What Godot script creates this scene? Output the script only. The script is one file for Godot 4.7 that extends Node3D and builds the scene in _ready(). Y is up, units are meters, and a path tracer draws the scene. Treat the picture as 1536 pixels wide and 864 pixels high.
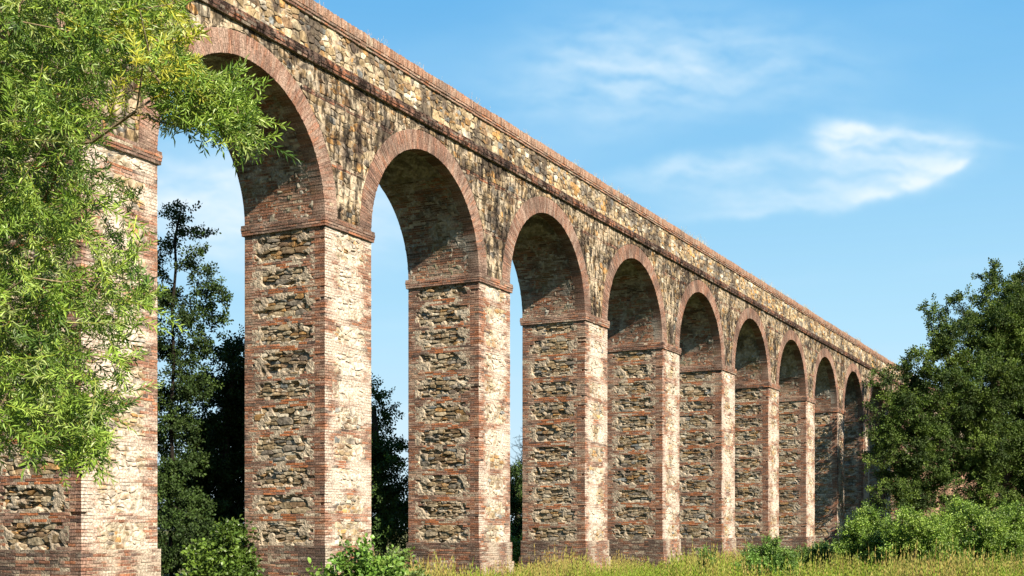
extends Node3D
# A brick and rubble aqueduct seen obliquely. The facade lies in the plane x = FX and runs towards -z; s is the distance along it (s = -z).

const TH := 0.482
const FPX := 1862.38
const YH := 794.83
const EYE := 1.75
const FX := -16.4
const PITCH := 6.99132
const SA := 8.433
const W := 1.825
const T := 2.255
const R := 2.583
const YC := 8.70
const RING := 0.47
const CO := 0.06
const Y_PL := 1.40
const Y_IMP := 8.48
const Y_BAND := 11.92
const Y_BTOP := 12.19
const Y_COP := 12.91
const Y_TOP := 13.24
const N_LAST := 25
const N_FINE := 12

var SN := sin(TH)
var CS := cos(TH)
var rng := RandomNumberGenerator.new()
var nA := FastNoiseLite.new()
var nB := FastNoiseLite.new()
var nS := FastNoiseLite.new()
var nW := FastNoiseLite.new()
var M := {}
var picks := {}
var taken := {}


class MB:
	var v := PackedVector3Array()
	var c := PackedColorArray()
	func quad(a: Vector3, b: Vector3, d: Vector3, e: Vector3, ca: Color, cb: Color, cd: Color, ce: Color) -> void:
		v.append(a); v.append(b); v.append(d); v.append(a); v.append(d); v.append(e)
		c.append(ca); c.append(cb); c.append(cd); c.append(ca); c.append(cd); c.append(ce)
	func flat(a: Vector3, b: Vector3, d: Vector3, e: Vector3, k: Color) -> void:
		quad(a, b, d, e, k, k, k, k)
	func tri(a: Vector3, b: Vector3, d: Vector3, ca: Color, cb: Color, cd: Color) -> void:
		v.append(a); v.append(b); v.append(d)
		c.append(ca); c.append(cb); c.append(cd)
	func box(lo: Vector3, hi: Vector3, k: Color) -> void:
		var p := []
		for i in 8:
			p.append(Vector3(hi.x if i & 1 else lo.x, hi.y if i & 2 else lo.y, hi.z if i & 4 else lo.z))
		flat(p[0], p[2], p[3], p[1], k); flat(p[4], p[5], p[7], p[6], k); flat(p[0], p[4], p[6], p[2], k)
		flat(p[1], p[3], p[7], p[5], k); flat(p[2], p[6], p[7], p[3], k); flat(p[0], p[1], p[5], p[4], k)


# ---------------------------------------------------------------- small helpers
func at(px: float, py: float, v: float) -> Vector3:   # the point at depth v seen in that direction
	var r := (px - 768.0) / FPX * v
	return Vector3(-v * SN + r * CS, EYE + (YH - py) / FPX * v, -v * CS - r * SN)


func numbered(called: String) -> String:
	var k: int = taken.get(called, 0)
	taken[called] = k + 1
	return called if k == 0 else "%s_%03d" % [called, k]


func mesh_of(v: PackedVector3Array, c: PackedColorArray) -> ArrayMesh:
	var a := []
	a.resize(Mesh.ARRAY_MAX)
	a[Mesh.ARRAY_VERTEX] = v
	a[Mesh.ARRAY_COLOR] = c
	var m := ArrayMesh.new()
	m.add_surface_from_arrays(Mesh.PRIMITIVE_TRIANGLES, a)
	return m


func put(called: String, m: Mesh, mat: Material, parent: Node) -> MeshInstance3D:
	var o := MeshInstance3D.new()
	o.name = numbered(str(parent.get_instance_id() if parent != self else 0) + "/" + called).get_slice("/", 1)
	o.mesh = m
	o.material_override = mat
	parent.add_child(o, true)
	return o


func group_node(called: String, where: Vector3, parent: Node) -> Node3D:
	var o := Node3D.new()
	o.name = numbered(str(parent.get_instance_id() if parent != self else 0) + "/" + called).get_slice("/", 1)
	o.position = where
	parent.add_child(o, true)
	return o


func tag(o: Node, label: String, category: String, group := "", kind := "") -> void:
	if label: o.set_meta("label", label)
	if category: o.set_meta("category", category)
	if group: o.set_meta("group", group)
	if kind: o.set_meta("kind", kind)


func mul(c: Color, k: float) -> Color:
	return Color(c.r * k, c.g * k, c.b * k)


# pieces past the first 300 of a kind stay joined; the largest 300 become parts of their own
func note(kind: String, m: MB, from: int, parent: Node3D, score: float) -> void:
	if not picks.has(kind): picks[kind] = []
	picks[kind].append([score, m, from, m.v.size(), parent])


func score_of(a: Vector3, b: Vector3) -> float:       # size in the picture of a piece that spans a to b
	var p := a - Vector3(0, EYE, 0)
	var depth := -p.x * SN - p.z * CS
	if depth < 1.0: return 0.0
	var px := (p.x * CS - p.z * SN) / depth * FPX + 768.0
	var py := YH - p.y / depth * FPX
	if px < 40 or px > 1500 or py < 10 or py > 850: return 0.0
	if px < 250 and py < 640: return 0.0
	var q := b - Vector3(0, EYE, 0)
	var dq := -q.x * SN - q.z * CS
	var qx := (q.x * CS - q.z * SN) / dq * FPX + 768.0
	var qy := YH - q.y / dq * FPX
	return absf(qx - px) * absf(qy - py)


func settle(owners: Array) -> void:                   # owners: [MB, name, material, parent]
	var out := {}
	for kind in picks:
		var list: Array = picks[kind]
		list.sort_custom(func(a, b): return a[0] > b[0])
		for i in mini(300, list.size()):
			var e: Array = list[i]
			if e[0] < 30.0: break
			var m: MB = e[1]
			if not out.has(m): out[m] = []
			out[m].append([e[2], e[3], kind, e[4]])
	for o in owners:
		var m: MB = o[0]
		var v := m.v
		var c := m.c
		if out.has(m):
			var cuts: Array = out[m]
			cuts.sort_custom(func(a, b): return a[0] < b[0])
			v = PackedVector3Array(); c = PackedColorArray()
			var last := 0
			for k in cuts:
				v.append_array(m.v.slice(last, k[0])); c.append_array(m.c.slice(last, k[0]))
				put(k[2], mesh_of(m.v.slice(k[0], k[1]), m.c.slice(k[0], k[1])), o[2], k[3])
				last = k[1]
			v.append_array(m.v.slice(last)); c.append_array(m.c.slice(last))
		if v.size():
			var n := put(o[1], mesh_of(v, c), o[2], o[3])
			n.set_meta("kind", "stuff")


# ---------------------------------------------------------------- materials
func grain(size: int, freq: float, lo: float, hi: float, seed_: int, specks: float) -> ImageTexture:
	var a := FastNoiseLite.new()
	a.seed = seed_; a.frequency = freq; a.fractal_octaves = 5; a.fractal_gain = 0.62
	var b := FastNoiseLite.new()
	b.seed = seed_ + 7; b.frequency = freq * 3.1; b.noise_type = FastNoiseLite.TYPE_CELLULAR
	var ia := a.get_seamless_image(size, size)
	var ib := b.get_seamless_image(size, size)
	var im := Image.create(size, size, false, Image.FORMAT_RGB8)
	for y in size:
		for x in size:
			var t: float = ia.get_pixel(x, y).r
			t = clampf((t - 0.5) * 1.7 + 0.5, 0.0, 1.0)
			var k := lo + (hi - lo) * t
			if ib.get_pixel(x, y).r < specks: k *= 0.62
			im.set_pixel(x, y, Color(k, k * (0.985 + 0.015 * t), k * (0.96 + 0.04 * t)))
	return ImageTexture.create_from_image(im)


func relief(size: int, freq: float, seed_: int) -> ImageTexture:
	var a := FastNoiseLite.new()
	a.seed = seed_; a.frequency = freq; a.fractal_octaves = 5; a.fractal_gain = 0.6
	return ImageTexture.create_from_image(a.get_seamless_image(size, size))


func masonry(tex: Texture2D, bump: Texture2D, scale: float, cm: float, rough: float) -> StandardMaterial3D:
	var m := StandardMaterial3D.new()
	m.vertex_color_use_as_albedo = true
	m.albedo_texture = tex
	m.uv1_triplanar = true
	m.uv1_world_triplanar = true
	m.uv1_scale = Vector3.ONE * scale
	m.heightmap_enabled = true
	m.heightmap_texture = bump
	m.heightmap_scale = cm
	m.roughness = rough
	m.metallic_specular = 0.2
	m.cull_mode = BaseMaterial3D.CULL_DISABLED
	return m


func leafy(backlight: Color, rough: float, spec: float) -> StandardMaterial3D:
	var m := StandardMaterial3D.new()
	m.vertex_color_use_as_albedo = true
	m.roughness = rough
	m.metallic_specular = spec
	m.backlight_enabled = true
	m.backlight = backlight
	m.cull_mode = BaseMaterial3D.CULL_DISABLED
	return m


func make_materials() -> void:
	var g1 := grain(512, 0.02, 0.66, 1.0, 3, 0.10)
	var g2 := grain(512, 0.012, 0.70, 1.0, 11, 0.06)
	var b1 := relief(512, 0.03, 5)
	var b2 := relief(512, 0.015, 9)
	M.brick = masonry(g1, b1, 1.7, 0.5, 0.92)
	M.stone = masonry(g2, b2, 1.1, 1.1, 0.9)
	# vertical runs of black crust, stretched by the second set of coordinates
	var crust := FastNoiseLite.new()
	crust.seed = 33; crust.frequency = 0.011; crust.fractal_octaves = 6; crust.fractal_gain = 0.62
	var raw := crust.get_seamless_image(1024, 1024)
	var ci := Image.create(1024, 1024, false, Image.FORMAT_RGB8)
	for y in 1024:
		for x in 1024:
			var k := lerpf(0.42, 1.0, ss(0.33, 0.54, raw.get_pixel(x, y).r))
			ci.set_pixel(x, y, Color(k, k * 0.985, k * 0.975))
	var ct := ImageTexture.create_from_image(ci)
	for e in [["sooty_stone", g2, b2, 1.1, 1.1], ["sooty_brick", g1, b1, 1.7, 0.5]]:
		var sm := masonry(e[1], e[2], e[3], e[4], 0.93)
		sm.detail_enabled = true
		sm.detail_albedo = ct
		sm.detail_blend_mode = BaseMaterial3D.BLEND_MODE_MUL
		sm.detail_uv_layer = BaseMaterial3D.DETAIL_UV_2
		sm.uv2_triplanar = true
		sm.uv2_world_triplanar = true
		sm.uv2_scale = Vector3(0.42, 0.13, 0.42)
		M[e[0]] = sm
	M.mortar = masonry(g1, b1, 1.3, 1.3, 0.97)
	M.soffit = masonry(g2, b2, 0.9, 2.2, 0.97)
	M.bark = masonry(g1, b1, 2.3, 1.0, 0.95)
	M.willow = leafy(Color(0.66, 0.70, 0.36), 0.45, 0.42)
	M.leaf = leafy(Color(0.52, 0.60, 0.30), 0.55, 0.3)
	M.shrub = leafy(Color(0.58, 0.66, 0.34), 0.42, 0.4)
	M.grass = leafy(Color(0.60, 0.60, 0.40), 0.6, 0.3)


# ---------------------------------------------------------------- weathering: stains, lime smears and soot crusts with an outline of their own
func ss(a: float, b: float, x: float) -> float:
	return smoothstep(a, b, x)


func worn(zone: int, p: Vector3, b: Color) -> Color:
	var n := nA.get_noise_3dv(p)
	var f := nB.get_noise_3dv(p)
	var st := nS.get_noise_3d(p.x * 2.4, p.y * 0.3, p.z * 2.4)
	var k := 1.0 + 0.55 * f
	b = Color(b.r * k, b.g * k, b.b * k)
	var s2 := nS.get_noise_3d(p.x * 6.0, p.y * 0.9 + 7.0, p.z * 6.0)
	if zone == 0:       # pier reveal, lime thinned so this less sunlit side is painted darker
		b = b.lerp(Color(0.15, 0.11, 0.085), 0.55 * ss(0.10, 0.42, n + 0.3 * f))
		b = b.lerp(Color(0.45, 0.375, 0.28), 0.5 * ss(0.06, 0.40, -n + 0.6 * f))
	elif zone == 1:     # pier front, lime washed over the brick, strengthened to paint the sunlit face brighter
		b = b.lerp(Color(0.63, 0.545, 0.46), 0.84 * ss(-0.16, 0.24, n + 0.4 * f + 0.2 * st))
		b = b.lerp(Color(0.24, 0.18, 0.14), 0.35 * ss(0.22, 0.5, -n + 0.4 * st))
	elif zone == 2:     # plinth, reveal side
		b = b.lerp(Color(0.10, 0.076, 0.064), 0.88 * ss(-0.34, 0.10, 0.6 * n + 0.6 * f + 0.3 * st))
		b = b.lerp(Color(0.42, 0.36, 0.28), 0.5 * ss(0.26, 0.42, f + 0.3 * s2))
	elif zone == 3:     # plinth, front side
		b = b.lerp(Color(0.15, 0.115, 0.10), 0.75 * ss(-0.10, 0.25, 0.6 * n + 0.5 * f))
		b = b.lerp(Color(0.52, 0.45, 0.36), 0.8 * ss(0.0, 0.3, st + 0.3 * f))
	elif zone == 4:     # arch ring
		b = b.lerp(Color(0.12, 0.085, 0.07), 0.75 * ss(-0.12, 0.30, n + 0.45 * s2))
		b = b.lerp(Color(0.43, 0.32, 0.255), 0.6 * ss(0.0, 0.32, s2 - 0.5 * n))
	elif zone == 5:     # string course
		b = b.lerp(Color(0.065, 0.05, 0.045), 0.82 * ss(-0.34, 0.12, n + 0.45 * f + 0.3 * s2))
	elif zone == 6:     # spandrel
		b = b.lerp(Color(0.060, 0.048, 0.042), 0.9 * ss(-0.05, 0.16, 0.6 * n + 0.5 * st + 0.65 * s2 + 0.35 * f))
		b = b.lerp(Color(0.55, 0.47, 0.35), 0.7 * ss(0.08, 0.34, s2 * 0.8 - n))
	elif zone == 7:     # parapet
		b = b.lerp(Color(0.080, 0.066, 0.056), 0.88 * ss(0.10, 0.30, n + 0.4 * f + 0.4 * s2))
	elif zone == 8:     # coping
		b = b.lerp(Color(0.44, 0.34, 0.27), 0.6 * ss(-0.1, 0.3, f + 0.4 * n))
		b = b.lerp(Color(0.13, 0.095, 0.08), 0.55 * ss(0.2, 0.45, n + 0.3 * f))
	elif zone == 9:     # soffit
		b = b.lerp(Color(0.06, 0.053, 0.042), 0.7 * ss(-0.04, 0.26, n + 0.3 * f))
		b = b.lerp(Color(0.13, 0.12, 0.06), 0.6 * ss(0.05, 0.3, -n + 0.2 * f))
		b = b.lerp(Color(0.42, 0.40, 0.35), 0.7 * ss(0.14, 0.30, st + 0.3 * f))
	return b


func brick_color() -> Color:
	var k := rng.randf()
	var c: Color
	if k < 0.30: c = Color(0.295, 0.140, 0.090)
	elif k < 0.50: c = Color(0.365, 0.160, 0.090)
	elif k < 0.70: c = Color(0.26, 0.152, 0.115)
	elif k < 0.86: c = Color(0.36, 0.225, 0.168)
	elif k < 0.95: c = Color(0.20, 0.118, 0.090)
	else: c = Color(0.12, 0.085, 0.072)
	return mul(c, rng.randf_range(0.78, 1.2))


func stone_color(bright: float) -> Color:
	var k := rng.randf()
	var c: Color
	if k < 0.36: c = Color(0.34, 0.255, 0.150)
	elif k < 0.54: c = Color(0.45, 0.370, 0.250)
	elif k < 0.66: c = Color(0.40, 0.235, 0.095)
	elif k < 0.80: c = Color(0.255, 0.225, 0.185)
	elif k < 0.84: c = Color(0.205, 0.215, 0.210)
	elif k < 0.93: c = Color(0.24, 0.160, 0.095)
	else: c = Color(0.55, 0.49, 0.38)
	return mul(c, bright * rng.randf_range(0.72, 1.22))


func mortar_color() -> Color:
	return mul(Color(0.43, 0.36, 0.27), rng.randf_range(0.88, 1.1))


# ---------------------------------------------------------------- masonry pieces on a plane frame f = [origin, U, V, N]
func brick(m: MB, f: Array, u0: float, u1: float, v0: float, v1: float, h: float, deep: float, zone: int, col: Color, rec := "", parent: Node3D = null) -> void:
	var O: Vector3 = f[0]; var U: Vector3 = f[1]; var V: Vector3 = f[2]; var N: Vector3 = f[3]
	var j := 0.0035
	var from := m.v.size()
	var a := O + U * (u0 + rng.randf_range(-j, j)) + V * (v0 + rng.randf_range(-j, j)) + N * (h + rng.randf_range(-j, j))
	var b := O + U * (u1 + rng.randf_range(-j, j)) + V * (v0 + rng.randf_range(-j, j)) + N * (h + rng.randf_range(-j, j))
	var c := O + U * (u1 + rng.randf_range(-j, j)) + V * (v1 + rng.randf_range(-j, j)) + N * (h + rng.randf_range(-j, j))
	var d := O + U * (u0 + rng.randf_range(-j, j)) + V * (v1 + rng.randf_range(-j, j)) + N * (h + rng.randf_range(-j, j))
	var ca := worn(zone, a, col)
	var cb := worn(zone, b, col)
	var cc := worn(zone, c, col)
	var cd := worn(zone, d, col)
	var back := N * (-deep - h)
	m.quad(a, b, c, d, ca, cb, cc, cd)
	m.quad(a, b, b + back, a + back, ca, cb, cb, ca)
	m.quad(d, c, c + back, d + back, cd, cc, cc, cd)
	m.quad(a, d, d + back, a + back, ca, cd, cd, ca)
	m.quad(b, c, c + back, b + back, cb, cc, cc, cb)
	if rec: note(rec, m, from, parent, score_of(a, c))


func run(m: MB, mo: MB, f: Array, u0: float, u1: float, v: float, zone: int, phase: float, rough: float, rec := "", parent: Node3D = null, deep := 0.075) -> void:
	if u1 - u0 < 0.03: return
	var O: Vector3 = f[0]; var U: Vector3 = f[1]; var V: Vector3 = f[2]; var N: Vector3 = f[3]
	var mh := -0.006
	var mc := mortar_color()
	var p0 := O + U * (u0 - 0.003) + V * v + N * mh
	var p1 := O + U * (u1 + 0.003) + V * v + N * mh
	var p2 := O + U * (u1 + 0.003) + V * (v + CO) + N * mh
	var p3 := O + U * (u0 - 0.003) + V * (v + CO) + N * mh
	var bk := N * (-deep - mh)
	var c0 := worn(zone, p0, mc)
	var c1 := worn(zone, p1, mc)
	mo.quad(p0, p1, p2, p3, c0, c1, c1, c0)
	mo.quad(p0, p1, p1 + bk, p0 + bk, c0, c1, c1, c0)
	mo.quad(p3, p2, p2 + bk, p3 + bk, c0, c1, c1, c0)
	mo.quad(p0, p3, p3 + bk, p0 + bk, c0, c0, c0, c0)
	mo.quad(p1, p2, p2 + bk, p1 + bk, c1, c1, c1, c1)
	var u := u0
	var first := true
	while u < u1 - 0.02:
		var l := 0.275 if rng.randf() < 0.62 else 0.135
		l *= rng.randf_range(0.92, 1.06)
		if first: l *= phase; first = false
		var e := u + l
		if u1 - e < 0.075: e = u1
		var h := rng.randf_range(-0.004, 0.006)
		if rng.randf() < rough: h -= rng.randf_range(0.008, 0.045)
		var bc := brick_color()
		if zone == 10 and rng.randf() < 0.6: bc = mul(Color(0.40, 0.155, 0.070), rng.randf_range(0.75, 1.15))
		brick(m, f, u + 0.006, e - 0.006, v + 0.006, v + CO - 0.007, h, deep, zone, bc, rec, parent)
		u = e


func cut_rect(r: Rect2, want_w: float, want_h: float, out: Array) -> void:
	var w := r.size.x
	var h := r.size.y
	var k := rng.randf_range(0.55, 1.7)
	if w <= want_w * k and h <= want_h * k or (w < 0.07 or h < 0.045):
		out.append(r)
		return
	if w / want_w > h / want_h:
		var c := w * rng.randf_range(0.32, 0.68)
		cut_rect(Rect2(r.position, Vector2(c, h)), want_w, want_h, out)
		cut_rect(Rect2(r.position + Vector2(c, 0), Vector2(w - c, h)), want_w, want_h, out)
	else:
		var c := h * rng.randf_range(0.3, 0.7)
		cut_rect(Rect2(r.position, Vector2(w, c)), want_w, want_h, out)
		cut_rect(Rect2(r.position + Vector2(0, c), Vector2(w, h - c)), want_w, want_h, out)


# irregular stones filling a rectangle: cells round scattered seeds, each pair parted by a straight cut nearer to the smaller
func rubble(area: Rect2, want_w: float, want_h: float, gap: float, chamfer: bool) -> Array:
	var rects := []
	cut_rect(area, want_w, want_h, rects)
	var sy := want_w / want_h
	var seeds: Array[Vector2] = []
	var big: Array[float] = []
	for r: Rect2 in rects:
		var c := r.get_center() + Vector2(rng.randf_range(-0.2, 0.2) * r.size.x, rng.randf_range(-0.2, 0.2) * r.size.y)
		seeds.append(Vector2(c.x, c.y * sy))
		big.append(pow(r.size.x * r.size.y * sy, 0.5))
	var out := []
	var reach := 2.6 * want_w
	for i in seeds.size():
		var a := seeds[i]
		var poly := PackedVector2Array([Vector2(area.position.x, area.position.y * sy), Vector2(area.end.x, area.position.y * sy), Vector2(area.end.x, area.end.y * sy), Vector2(area.position.x, area.end.y * sy)])
		for j in seeds.size():
			if j == i: continue
			var d := seeds[j] - a
			var l := d.length()
			if l > reach + big[j] or l < 0.001: continue
			var cut := l * clampf(big[i] / (big[i] + big[j]), 0.28, 0.72)
			var nrm := d / l
			var kept := PackedVector2Array()
			for k in poly.size():
				var p := poly[k]
				var q := poly[(k + 1) % poly.size()]
				var dp := nrm.dot(p - a) - cut
				var dq := nrm.dot(q - a) - cut
				if dp <= 0.0: kept.append(p)
				if dp * dq < 0.0: kept.append(p.lerp(q, dp / (dp - dq)))
			poly = kept
			if poly.size() < 3: break
		if poly.size() < 3: continue
		for k in poly.size(): poly[k].y /= sy
		var g := gap * rng.randf_range(0.6, 1.7)
		var ins := Geometry2D.offset_polygon(poly, -g, Geometry2D.JOIN_MITER)
		if ins.is_empty(): continue
		poly = ins[0]
		if poly.size() < 3: continue
		var fin := PackedVector2Array()
		for k in poly.size():
			var p := poly[k]
			var q := poly[(k + 1) % poly.size()]
			var o := poly[(k + poly.size() - 1) % poly.size()]
			if not chamfer or rng.randf() < 0.4:
				fin.append(p)
			else:
				fin.append(p.lerp(o, rng.randf_range(0.05, 0.24)))
				fin.append(p.lerp(q, rng.randf_range(0.05, 0.24)))
			if (q - p).length() > 0.16: fin.append(p.lerp(q, 0.5) + Vector2(rng.randf_range(-1, 1), rng.randf_range(-1, 1)) * 0.010)
		out.append(fin)
	return out


func middle(poly: PackedVector2Array) -> Vector2:
	var c := Vector2.ZERO
	for q in poly: c += q
	return c / poly.size()


func stone(m: MB, f: Array, poly: PackedVector2Array, h: float, deep: float, bevel: float, dome: float, zone: int, col: Color, rec := "", parent: Node3D = null) -> void:
	var n := poly.size()
	if n < 3: return
	var O: Vector3 = f[0]; var U: Vector3 = f[1]; var V: Vector3 = f[2]; var N: Vector3 = f[3]
	var from := m.v.size()
	var mid := Vector2.ZERO
	for p in poly: mid += p
	mid /= n
	var tilt := Vector2(rng.randf_range(-1, 1), rng.randf_range(-1, 1)) * 0.10
	var front: Array[Vector3] = []
	var edge: Array[Vector3] = []
	var root: Array[Vector3] = []
	var fc: Array[Color] = []
	for p in poly:
		var q := p + (mid - p).normalized() * minf(bevel, (mid - p).length() * 0.4)
		var hh := h + tilt.dot(p - mid) + rng.randf_range(-1, 1) * 0.004
		front.append(O + U * q.x + V * q.y + N * hh)
		edge.append(O + U * p.x + V * p.y + N * (hh - bevel * 0.8))
		root.append(O + U * p.x + V * p.y - N * deep)
		fc.append(worn(zone, front[-1], col))
	var cen := O + U * mid.x + V * mid.y + N * (h + dome * rng.randf_range(0.2, 1.0))
	var cc := worn(zone, cen, col)
	for i in n:
		var k := (i + 1) % n
		m.tri(cen, front[i], front[k], cc, fc[i], fc[k])
		m.quad(front[i], edge[i], edge[k], front[k], fc[i], fc[i], fc[k], fc[k])
		m.quad(edge[i], root[i], root[k], edge[k], fc[i], fc[i], fc[k], fc[k])
	if rec:
		var b := Rect2(poly[0], Vector2.ZERO)
		for p in poly: b = b.expand(p)
		note(rec, m, from, parent, score_of(O + U * b.position.x + V * b.position.y, O + U * b.end.x + V * b.end.y))


func bed(mo: MB, f: Array, u0: float, u1: float, v0: float, v1: float, step: float, high: float, low: float, zone: int, salt: float) -> void:
	# the bed of lime mortar that the stones of a panel sit in: proud at the sides, washed out in the middle
	var O: Vector3 = f[0]; var U: Vector3 = f[1]; var V: Vector3 = f[2]; var N: Vector3 = f[3]
	var nu := maxi(2, int((u1 - u0) / step))
	var nv := maxi(2, int((v1 - v0) / step))
	var pts: Array[Vector3] = []
	var cols: Array[Color] = []
	var base := mortar_color()
	for j in nv + 1:
		for i in nu + 1:
			var u := lerpf(u0, u1, float(i) / nu)
			var v := lerpf(v0, v1, float(j) / nv)
			var e := minf(minf(u - u0, u1 - u) / (u1 - u0) * 3.2, minf(v - v0, v1 - v) / (v1 - v0) * 5.0)
			var nz := nW.get_noise_3d(u * 1.3, v * 1.6, salt)
			e = clampf(e * 0.85 + nz * 1.3 - 0.12, 0.0, 1.0)
			var h := lerpf(high, low, ss(0.1, 0.7, e)) + nB.get_noise_3d(u * 1.5, v * 1.5, salt) * 0.012
			var p := O + U * u + V * v + N * h
			pts.append(p)
			cols.append(worn(zone, p, base))
	for j in nv:
		for i in nu:
			var k := j * (nu + 1) + i
			mo.quad(pts[k], pts[k + 1], pts[k + nu + 2], pts[k + nu + 1], cols[k], cols[k + 1], cols[k + nu + 2], cols[k + nu + 1])


# ---------------------------------------------------------------- a pier
func quoin(k: int, edge: int, side: float) -> float:
	var q := side + (0.10 if k % 2 == 0 else 0.0) + rng.randf_range(-0.03, 0.03)
	if edge == 0: q += rng.randf_range(0.08, 0.22)
	elif edge == 1: q += rng.randf_range(0.0, 0.10)
	if rng.randf() < 0.05: q += 0.12
	return q


func pier(owner_: Node3D, n: int, owners: Array) -> void:
	var s := SA + PITCH * n
	var p := group_node("pier", Vector3.ZERO, owner_)
	var core := MB.new(); var br := MB.new(); var stn := MB.new(); var mo := MB.new()
	var cm := Color(0.36, 0.27, 0.20)
	if n > N_FINE:
		core.box(Vector3(FX - T, -0.3, -s - W), Vector3(FX, 8.8, -s), Color(0.36, 0.22, 0.15))
		core.box(Vector3(FX - T - 0.05, -0.35, -s - W - 0.05), Vector3(FX + 0.05, Y_PL, -s + 0.05), Color(0.26, 0.17, 0.13))
		core.box(Vector3(FX - T - 0.06, Y_IMP, -s - W - 0.06), Vector3(FX + 0.06, 8.73, -s + 0.06), Color(0.30, 0.16, 0.11))
		put("wall_core", mesh_of(core.v, core.c), M.stone, p)
		return
	core.box(Vector3(FX - T, -0.4, -s - W), Vector3(FX - 0.072, 8.72, -s - 0.12), cm)
	var near := n >= 1 and n <= 4
	var reveal := [Vector3(FX, 0, -s), Vector3(-1, 0, 0), Vector3.UP, Vector3(0, 0, 1)]
	var front := [Vector3(FX, 0, -s), Vector3(0, 0, -1), Vector3.UP, Vector3(1, 0, 0)]
	var kb := "brick" if near else ""
	var ks := "stone" if n >= 1 and n <= 7 else ""
	# rubble panels between levelling courses of brick, none of them quite alike
	var panels := []
	var at_course := 0
	while at_course < 118:
		var tall := rng.randi_range(7, 9)
		var left := 118 - at_course
		if left <= 12: tall = left
		panels.append([at_course, at_course + tall])
		at_course += tall + (3 if rng.randf() < 0.85 else 2)
	var edge := PackedInt32Array()                # courses to the nearer end of the panel; -1 in a band
	edge.resize(118)
	edge.fill(-1)
	for pn in panels:
		for k in range(pn[0], pn[1]): edge[k] = mini(k - pn[0], pn[1] - 1 - k)
	for k in 118:
		var v := Y_PL + k * CO
		var odd := k % 2 == 0
		var ca := 0.27 if odd else 0.135
		var cb := 0.135 if odd else 0.27
		# the corner brick is seen from both sides
		var col := brick_color()
		var pr := rng.randf_range(-0.004, 0.006)
		var chip := rng.randf()
		if chip < 0.09: pr -= rng.randf_range(0.008, 0.03)
		elif chip < 0.11: pr -= 0.055
		corner_brick(br, s, ca, cb, v, pr, col, kb, p)
		if edge[k] < 0:
			var m0 := rng.randf_range(0.45, 0.75)
			var m1 := rng.randf_range(1.4, 1.85)
			run(br, mo, reveal, ca, m0, v, 0, rng.randf_range(0.6, 1.0), 0.05, kb, p)
			run(br, mo, reveal, m0, m1, v, 10, rng.randf_range(0.6, 1.0), 0.30, kb, p)
			run(br, mo, reveal, m1, T, v, 0, rng.randf_range(0.6, 1.0), 0.05, kb, p)
			run(br, mo, front, cb, W, v, 1, rng.randf_range(0.6, 1.0), 0.05, kb, p)
		else:
			run(br, mo, reveal, ca, quoin(k, edge[k], 0.30), v, 0, 1.0, 0.04, kb, p)
			run(br, mo, reveal, T - quoin(k + 1, edge[k], 0.24), T, v, 0, rng.randf_range(0.6, 1.0), 0.04, kb, p)
			run(br, mo, front, cb, quoin(k, edge[k], 0.34), v, 1, 1.0, 0.04, kb, p)
			run(br, mo, front, W - quoin(k + 1, edge[k], 0.28), W, v, 1, rng.randf_range(0.6, 1.0), 0.04, kb, p)
	for q in panels.size():
		var v0: float = Y_PL + panels[q][0] * CO
		var v1: float = Y_PL + panels[q][1] * CO
		var step := 0.032 if n <= 3 else (0.05 if n <= 7 else 0.09)
		var salt := n * 17.0 + q * 3.0
		bed(mo, reveal, 0.28, T - 0.22, v0 - 0.01, v1 + 0.01, step, 0.0, -0.095, 0, salt)
		bed(mo, front, 0.28, W - 0.22, v0 - 0.01, v1 + 0.01, step, -0.003, -0.020, 1, salt + 900)
		var eaten := rng.randf_range(0.25, 1.0)
		var coarse := rng.randf_range(0.85, 1.35)
		for poly in rubble(Rect2(0.33, v0 - 0.004, T - 0.62, v1 - v0 + 0.004), 0.29 * coarse, 0.10 * coarse, 0.006, n <= 6):
			var c := middle(poly)
			var side: float = minf(c.x - 0.33, T - 0.29 - c.x)
			var h := rng.randf_range(-0.040, 0.012)
			if side > 0.3 and rng.randf() < 0.45 * eaten: h -= rng.randf_range(0.015, 0.055)
			if side < 0.34: h -= 0.030 * ss(0.34, 0.12, side)
			stone(stn, reveal, poly, h, 0.115, 0.008, 0.008, 0, stone_color(0.88), ks, p)  # reveal stones darkened in colour to deepen contrast with the sunlit front
		for poly in rubble(Rect2(0.36, v0, W - 0.66, v1 - v0), 0.27, 0.14, 0.011, n <= 6):
			stone(stn, front, poly, rng.randf_range(-0.026, 0.010), 0.06, 0.008, 0.012, 1, stone_color(1.1), ks, p)
	# the plinth, in two steps
	for k in 28:
		var v := Y_PL - (k + 1) * CO
		var o := 0.045 if k < 9 else 0.085
		var fr := [Vector3(FX + o, 0, -s + o), Vector3(-1, 0, 0), Vector3.UP, Vector3(0, 0, 1)]
		var ff := [Vector3(FX + o, 0, -s + o), Vector3(0, 0, -1), Vector3.UP, Vector3(1, 0, 0)]
		var ca := 0.27 if k % 2 == 0 else 0.135
		var cb := 0.135 if k % 2 == 0 else 0.27
		corner_brick(br, s - o, ca, cb, v, o, brick_color(), kb, p, 3)
		run(br, mo, fr, ca, 0.75, v, 2, rng.randf_range(0.6, 1.0), 0.05, kb, p, 0.13)
		var before := rng.state
		run(br, mo, fr, 0.75, 1.6, v, 0 if k > 1 and rng.randf() < 0.55 else 2, rng.randf_range(0.6, 1.0), 0.35, kb, p, 0.13)
		run(br, mo, fr, 1.6, T + 2 * o, v, 2, rng.randf_range(0.6, 1.0), 0.05, kb, p, 0.13)
		run(br, mo, ff, cb, W + 2 * o, v, 3, rng.randf_range(0.6, 1.0), 0.04, kb, p, 0.13)
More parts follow.
